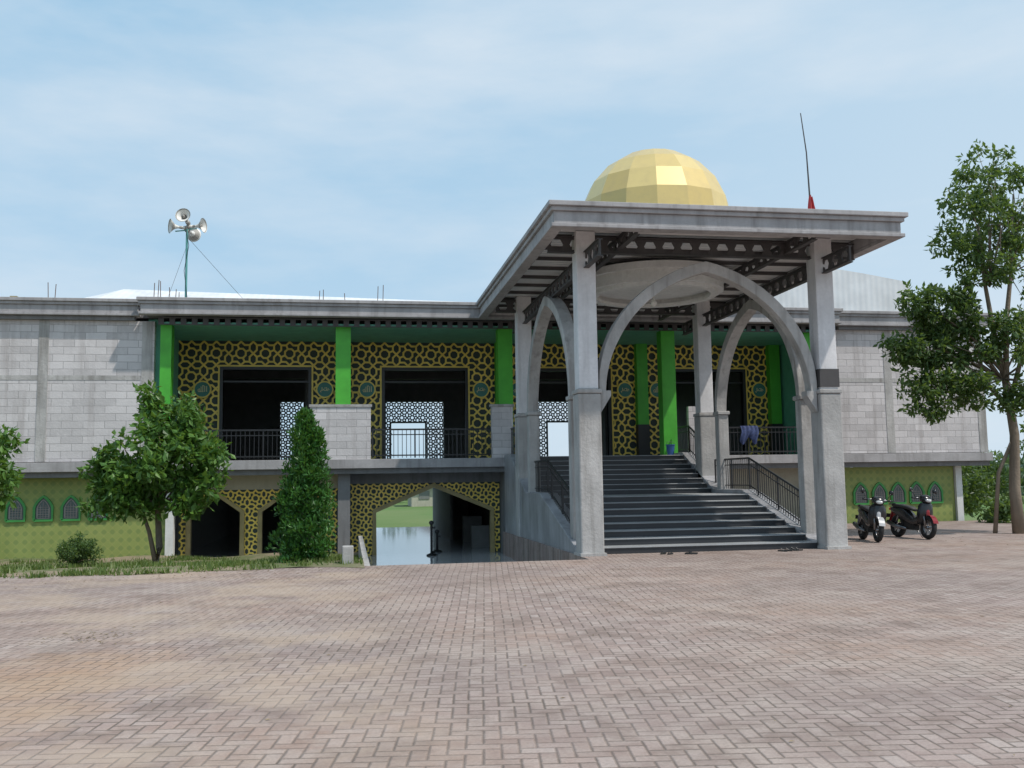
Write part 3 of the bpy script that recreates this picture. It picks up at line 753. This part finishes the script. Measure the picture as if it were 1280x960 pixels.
branches(tb,None,(bx-.2,by,4.1),low,.06,26); branches(tb,None,(bx-.4,by,6.6),high[:60],.05,16); branches(tb,None,(bx+.3,by,7.0),high,.05,20)
tb.obj('trunk',MT['trunk'],T,smooth=True)
leafcloud('foliage',cl_,19000,.19,MT['leafC'],T,.4,.42)
cl_=subcl([(22.2,33,1.0,1.3,1.5,1.3,30),(24.5,36,1.8,2,2,1.8,40),(20.9,28.2,.3,.5,.4,.3,8),(27.5,33,2,2,2,2.2,40)],1,(.3,.55))
T=empty('roadside_shrubs'); leafcloud('foliage',cl_,9000,.24,MT['leafC'],T)
tb=MB()
for x,y,h in ((22.2,33,1.5),(24.5,36,2.4),(27.5,33,2.8)): tb.tube([(x,y,-.9),(x+.1,y,h)],[.12,.04],7)
tb.obj('stems',MT['trunk'],T)
cl_=[]
for i in range(420):
    a=random.uniform(-1.25,1.25); r=random.uniform(85,130)
    x=8+r*math.sin(a); y=20+r*math.cos(a)
    h=random.uniform(1.2,4.5)
    cl_.append((x,y,-.6+h*.55,random.uniform(1.6,2.8)))
leafcloud('distant_trees',cl_,26000,1.0,MT['leafD'],None,0,.7)
H=empty('distant_house',(8.9,95,-.8))
MB().box(-3,3,-3,3,0,1.9).obj('walls',MT['cream'],H)
MB().prism([(-3.6,1.9),(0,3.1),(3.6,1.9)],-3.4,3.4).obj('roof',MT['rust'],H)
MB().box(-2.3,-1.3,-3.05,-2.98,.7,1.5).box(1.2,2.2,-3.05,-2.98,.7,1.5).box(-.5,.5,-3.05,-2.98,0,1.7).obj('openings',MT['dark'],H)

for (x,y,h) in ((2.55,30.2,.95),(2.85,31.6,.6)):
    S=empty('barrier_post',(x,y,-.70))
    MB().tube([(0,0,0),(0,0,.03),(0,0,.05),(0,0,.08)],[.16,.16,.12,.04],14).tube([(0,0,.08),(0,0,h)],.04,8).tube([(0,0,h),(0,0,h+.05),(0,0,h+.1),(0,0,h+.13)],[.05,.08,.07,.02],10).box(-.02,.12,-.02,.02,h-.12,h-.06).obj('post',MT['black'],S)
MB().box(-.12,.10,19.25,19.5,-.1,.36).obj('concrete_post',MT['concr'],bevel=.02)

# ------------------------------------------------------------------ motorcycles
def torus(m,c,R_,r_,n1=28,n2=8,axis='y'):
    o=len(m.v)
    for i in range(n1):
        a=2*math.pi*i/n1
        for j in range(n2):
            b_=2*math.pi*j/n2; rr=R_+r_*math.cos(b_)
            m.v.append((c[0]+rr*math.cos(a),c[1]+r_*1.15*math.sin(b_),c[2]+rr*math.sin(a)))
    for i in range(n1):
        for j in range(n2):
            m.f.append((o+i*n2+j,o+((i+1)%n1)*n2+j,o+((i+1)%n1)*n2+(j+1)%n2,o+i*n2+(j+1)%n2))
def loft(m,secs,n_=12):
    o=len(m.v)
    for x,zc,w,h in secs:
        for k in range(n_):
            t=2*math.pi*k/n_; ct,st2=math.cos(t),math.sin(t)
            m.v.append((x,w*math.copysign(abs(ct)**.7,ct),zc+h*math.copysign(abs(st2)**.7,st2)))
    for i in range(len(secs)-1):
        for k in range(n_): m.f.append((o+i*n_+k,o+i*n_+(k+1)%n_,o+(i+1)*n_+(k+1)%n_,o+(i+1)*n_+k))
    m.f.append(tuple(o+k for k in range(n_))); e=o+(len(secs)-1)*n_; m.f.append(tuple(e+k for k in range(n_)))
def motorcycle(loc,rz_,body,acc):
    E=empty('parked_motorcycle',loc,(math.radians(-6),0,rz_))
    m=MB(); torus(m,(.62,0,.285),.235,.055); torus(m,(-.62,0,.285),.235,.065); m.obj('tyres',MT['rubber'],E,smooth=True)
    m=MB()
    for cx in (.62,-.62):
        torus(m,(cx,0,.285),.19,.014,24,6)
        for k in range(6):
            a=k*math.pi/3; m.tube([(cx,0,.285),(cx+.19*math.cos(a),0,.285+.19*math.sin(a))],.010,5)
        m.tube([(cx,-.06,.285),(cx,.06,.285)],.045,10)
    for s_ in (-.085,.085): m.tube([(.62,s_,.285),(.47,s_,.78)],[.022,.024],7)
    m.tube([(-.62,.09,.285),(-.15,.09,.33)],.025,6)
    for s_ in (-.1,.1): m.tube([(-.60,s_,.30),(-.42,s_,.68)],.028,7)
    m.tube([(-.1,-.12,.22),(-.45,-.15,.25),(-.85,-.16,.36)],[.03,.05,.055],9)
    m.tube([(0,.1,.22),(.05,.26,.01)],.012,5)
    m.tube([(.42,-.33,.99),(.40,-.15,1.0),(.42,0,.96),(.40,.15,1.0),(.42,.33,.99)],.013,6)
    m.obj('frame_and_forks',MT['chrome'],E,smooth=True)
    m=MB(); m.box(-.25,.15,-.10,.10,.20,.42); m.box(-.62,-.2,-.03,.07,.24,.36); m.obj('engine',MT['rubber'],E,bevel=.03)
    m=MB(); loft(m,[(-.95,.70,.03,.03),(-.88,.70,.09,.06),(-.6,.66,.14,.13),(-.3,.58,.15,.17),(-.08,.48,.14,.14),(.12,.40,.12,.10),(.3,.45,.12,.12),(.40,.50,.14,.14)])
    loft(m,[(.38,.55,.18,.22),(.46,.62,.22,.29),(.52,.66,.18,.26),(.58,.70,.09,.15)])
    loft(m,[(.36,.97,.10,.06),(.44,.99,.15,.10),(.54,.97,.13,.09),(.60,.94,.06,.05)])
    m.obj('body_panels',body,E,smooth=True)
    m=MB(); loft(m,[(-.86,.80,.06,.03),(-.78,.80,.12,.045),(-.4,.78,.14,.05),(-.1,.74,.13,.05),(.06,.70,.07,.04)]); m.obj('seat',MT['seat'],E,smooth=True)
    m=MB()
    for k in range(9):
        a0=math.radians(20+k*14); a1=math.radians(20+(k+1)*14)
        for cx,R_ in ((.62,.315),):
            m.quad((cx+R_*math.cos(a0),-.07,.285+R_*math.sin(a0)),(cx+R_*math.cos(a1),-.07,.285+R_*math.sin(a1)),(cx+R_*math.cos(a1),.07,.285+R_*math.sin(a1)),(cx+R_*math.cos(a0),.07,.285+R_*math.sin(a0)))
    m.prism([(-.98,.36),(-.95,.36),(-.86,.66),(-.80,.66)],-.07,.07)
    m.obj('mudguards',acc,E)
    m=MB(); loft(m,[(-1.0,.70,.04,.02),(-.97,.70,.07,.035),(-.92,.70,.075,.04)]); m.obj('tail_lamp',MT['tail'],E,smooth=True)
    m=MB(); loft(m,[(.57,.95,.09,.05),(.615,.94,.06,.035)]); m.obj('headlamp',MT['glass'],E,smooth=True)
    MB().box(-1.0,-.985,-.11,.11,.48,.58).obj('number_plate',MT['bikeb'],E)
    m=MB()
    for s_ in (-1,1):
        m.tube([(.40,s_*.22,1.0),(.36,s_*.30,1.12),(.35,s_*.33,1.17)],.008,5); 
        m.tube([(.36,s_*.33,1.19),(.345,s_*.335,1.19),(.335,s_*.34,1.19)],[.03,.06,.055],10)
        m.tube([(.42,s_*.23,.99),(.42,s_*.36,.99)],.02,7)
    m.tube([(-.9,-.1,.82),(-.98,0,.84),(-.9,.1,.82),(-.6,.13,.84)],.014,6); m.tube([(-.9,-.1,.82),(-.6,-.13,.84)],.014,6)
    m.obj('mirrors_and_grips',MT['bikeb'],E,smooth=True)
    m=MB(); loft(m,[(.585,.62,.05,.10),(.60,.60,.03,.07)]); m.obj('trim',acc,E)
motorcycle((12.55,21.9,.004),math.radians(-104),MT['bikeb'],MT['bikew'])
motorcycle((14.0,22.4,.004),math.radians(-88),MT['bikeb'],MT['biker'])

def sandal(x,y,r):
    E=empty('pair_of_sandals',(x,y,.002),(0,0,r))
    m=MB(); s=MB()
    for o in (-.08,.08):
        pts=[(o+.045*math.cos(t*math.pi/8)*(1 if math.sin(t*math.pi/8)>0 else .8),.13*math.sin(t*math.pi/8)) for t in range(16)]
        m.prism(pts,0,.025,'z'); s.tube([(o-.045,0,.02),(o,.05,.06),(o+.045,0,.02)],.009,5)
    m.obj('soles',MT['seat'],E); s.obj('straps',MT['black'],E)
for x,y,r in ((9.2,19.5,.4),(9.5,19.62,1.8),(7.1,19.5,1.1),(6.6,19.6,2.4)): sandal(x,y,r)
V=[];F=[]
def litter(n_,fx,fy):
    for _ in range(n_):
        x,y=fx(),fy(); a=random.random()*6.28; L=random.uniform(.01,.03); o=len(V); ca,sa=math.cos(a),math.sin(a)
        z=.006
        V.extend([(x,y,z),(x+ca*L-sa*L*.3,y+sa*L+ca*L*.3,z+.006),(x+2*ca*L,y+2*sa*L,z+.002),(x+ca*L+sa*L*.3,y+sa*L-ca*L*.3,z+.008)]); F.append((o,o+1,o+2,o+3))
litter(260,lambda:random.uniform(-9,16),lambda:random.uniform(4,19)); litter(80,lambda:random.gauss(-2.7,.3),lambda:random.gauss(11.0,.3)); litter(300,lambda:random.uniform(11,22),lambda:random.uniform(19,25)); litter(350,lambda:random.uniform(-9,1),lambda:random.uniform(17.2,18.8))
me=D.meshes.new('leaf_litter'); me.from_pydata(V,[],F); me.materials.append(MT['dry']); o=D.objects.new('leaf_litter',me); col.objects.link(o)

# ------------------------------------------------------------------ world & sun
w=D.worlds.new('World'); scene.world=w; w.use_nodes=True; nt=w.node_tree; n=N(nt)
bg=nt.nodes['Background']; sk=n.node('ShaderNodeTexSky',sky_type='NISHITA'); sk.sun_disc=False
EL=58; SA=Vector((.78,-.62)).normalized()
sk.sun_elevation=math.radians(EL); sk.sun_rotation=math.atan2(SA.x,SA.y); sk.air_density=1.0; sk.dust_density=1.5; sk.ozone_density=2.0
tc=n.node('ShaderNodeTexCoord'); mp=n.node('ShaderNodeMapping'); nt.links.new(tc.outputs['Generated'],mp.inputs[0]); mp.inputs['Scale'].default_value=(1.0,1.0,3.4); mp.inputs['Rotation'].default_value=(0,.2,.4); mp.inputs['Location'].default_value=(.7,.2,.1)
f=n.noise(mp.outputs[0],2.3,8,.55); mask=n.ramp(f,.44,.70)
f2=n.noise(mp.outputs[0],.9,4,.5); mask2=n.ramp(f2,.4,.65)
sp=n.node('ShaderNodeSeparateXYZ'); nt.links.new(tc.outputs['Generated'],sp.inputs[0])
base=n.mix(.8,sk.outputs[0],(2.75,4.75,6.4))
hz=n.ramp(sp.outputs[2],.0,.42,(1,1,1),(0,0,0)); hx=n.ramp(sp.outputs[0],-.2,.65)
hf=n.m('MINIMUM',n.m('ADD',n.m('MULTIPLY',hz,.32),n.m('MULTIPLY',hx,.55)),.85)
base=n.mix(hf,base,(4.9,5.75,6.5))
base=n.mix(n.m('MULTIPLY',mask2,.18),base,(4.8,5.6,6.4))
c=n.mix(n.m('MULTIPLY',mask,.62),base,(5.6,6.15,6.7))
n.put(bg.inputs[0],c); bg.inputs[1].default_value=.135
L=D.lights.new('sun','SUN'); L.energy=3.3; L.angle=math.radians(1.2); L.color=(1,.94,.86)
so=D.objects.new('sun',L); col.objects.link(so)
d=Vector((SA.x*math.cos(math.radians(EL)),SA.y*math.cos(math.radians(EL)),math.sin(math.radians(EL))))
so.rotation_euler=d.to_track_quat('Z','Y').to_euler(); so.location=(20,-10,40)

# ------------------------------------------------------------------ camera
yaw=math.radians(9.7); p=math.atan(120/1200); r=.0147
fw=Vector((math.sin(yaw)*math.cos(p),math.cos(yaw)*math.cos(p),math.sin(p)))
rt=Vector((math.cos(yaw),-math.sin(yaw),0)); up=rt.cross(fw)
R_=rt*math.cos(r)-up*math.sin(r); U_=rt*math.sin(r)+up*math.cos(r)
cam=D.cameras.new('camera'); cam.sensor_width=36; cam.lens=36*1200/1280; cam.clip_end=5000; cam.clip_start=.05
co_=D.objects.new('camera',cam); col.objects.link(co_)
M=Matrix.Identity(4)
for i in range(3): M[i][0]=R_[i]; M[i][1]=U_[i]; M[i][2]=-fw[i]
M[2][3]=1.6
co_.matrix_world=M
scene.camera=co_
scene.view_settings.view_transform='Standard'; scene.view_settings.look='None'; scene.view_settings.exposure=0
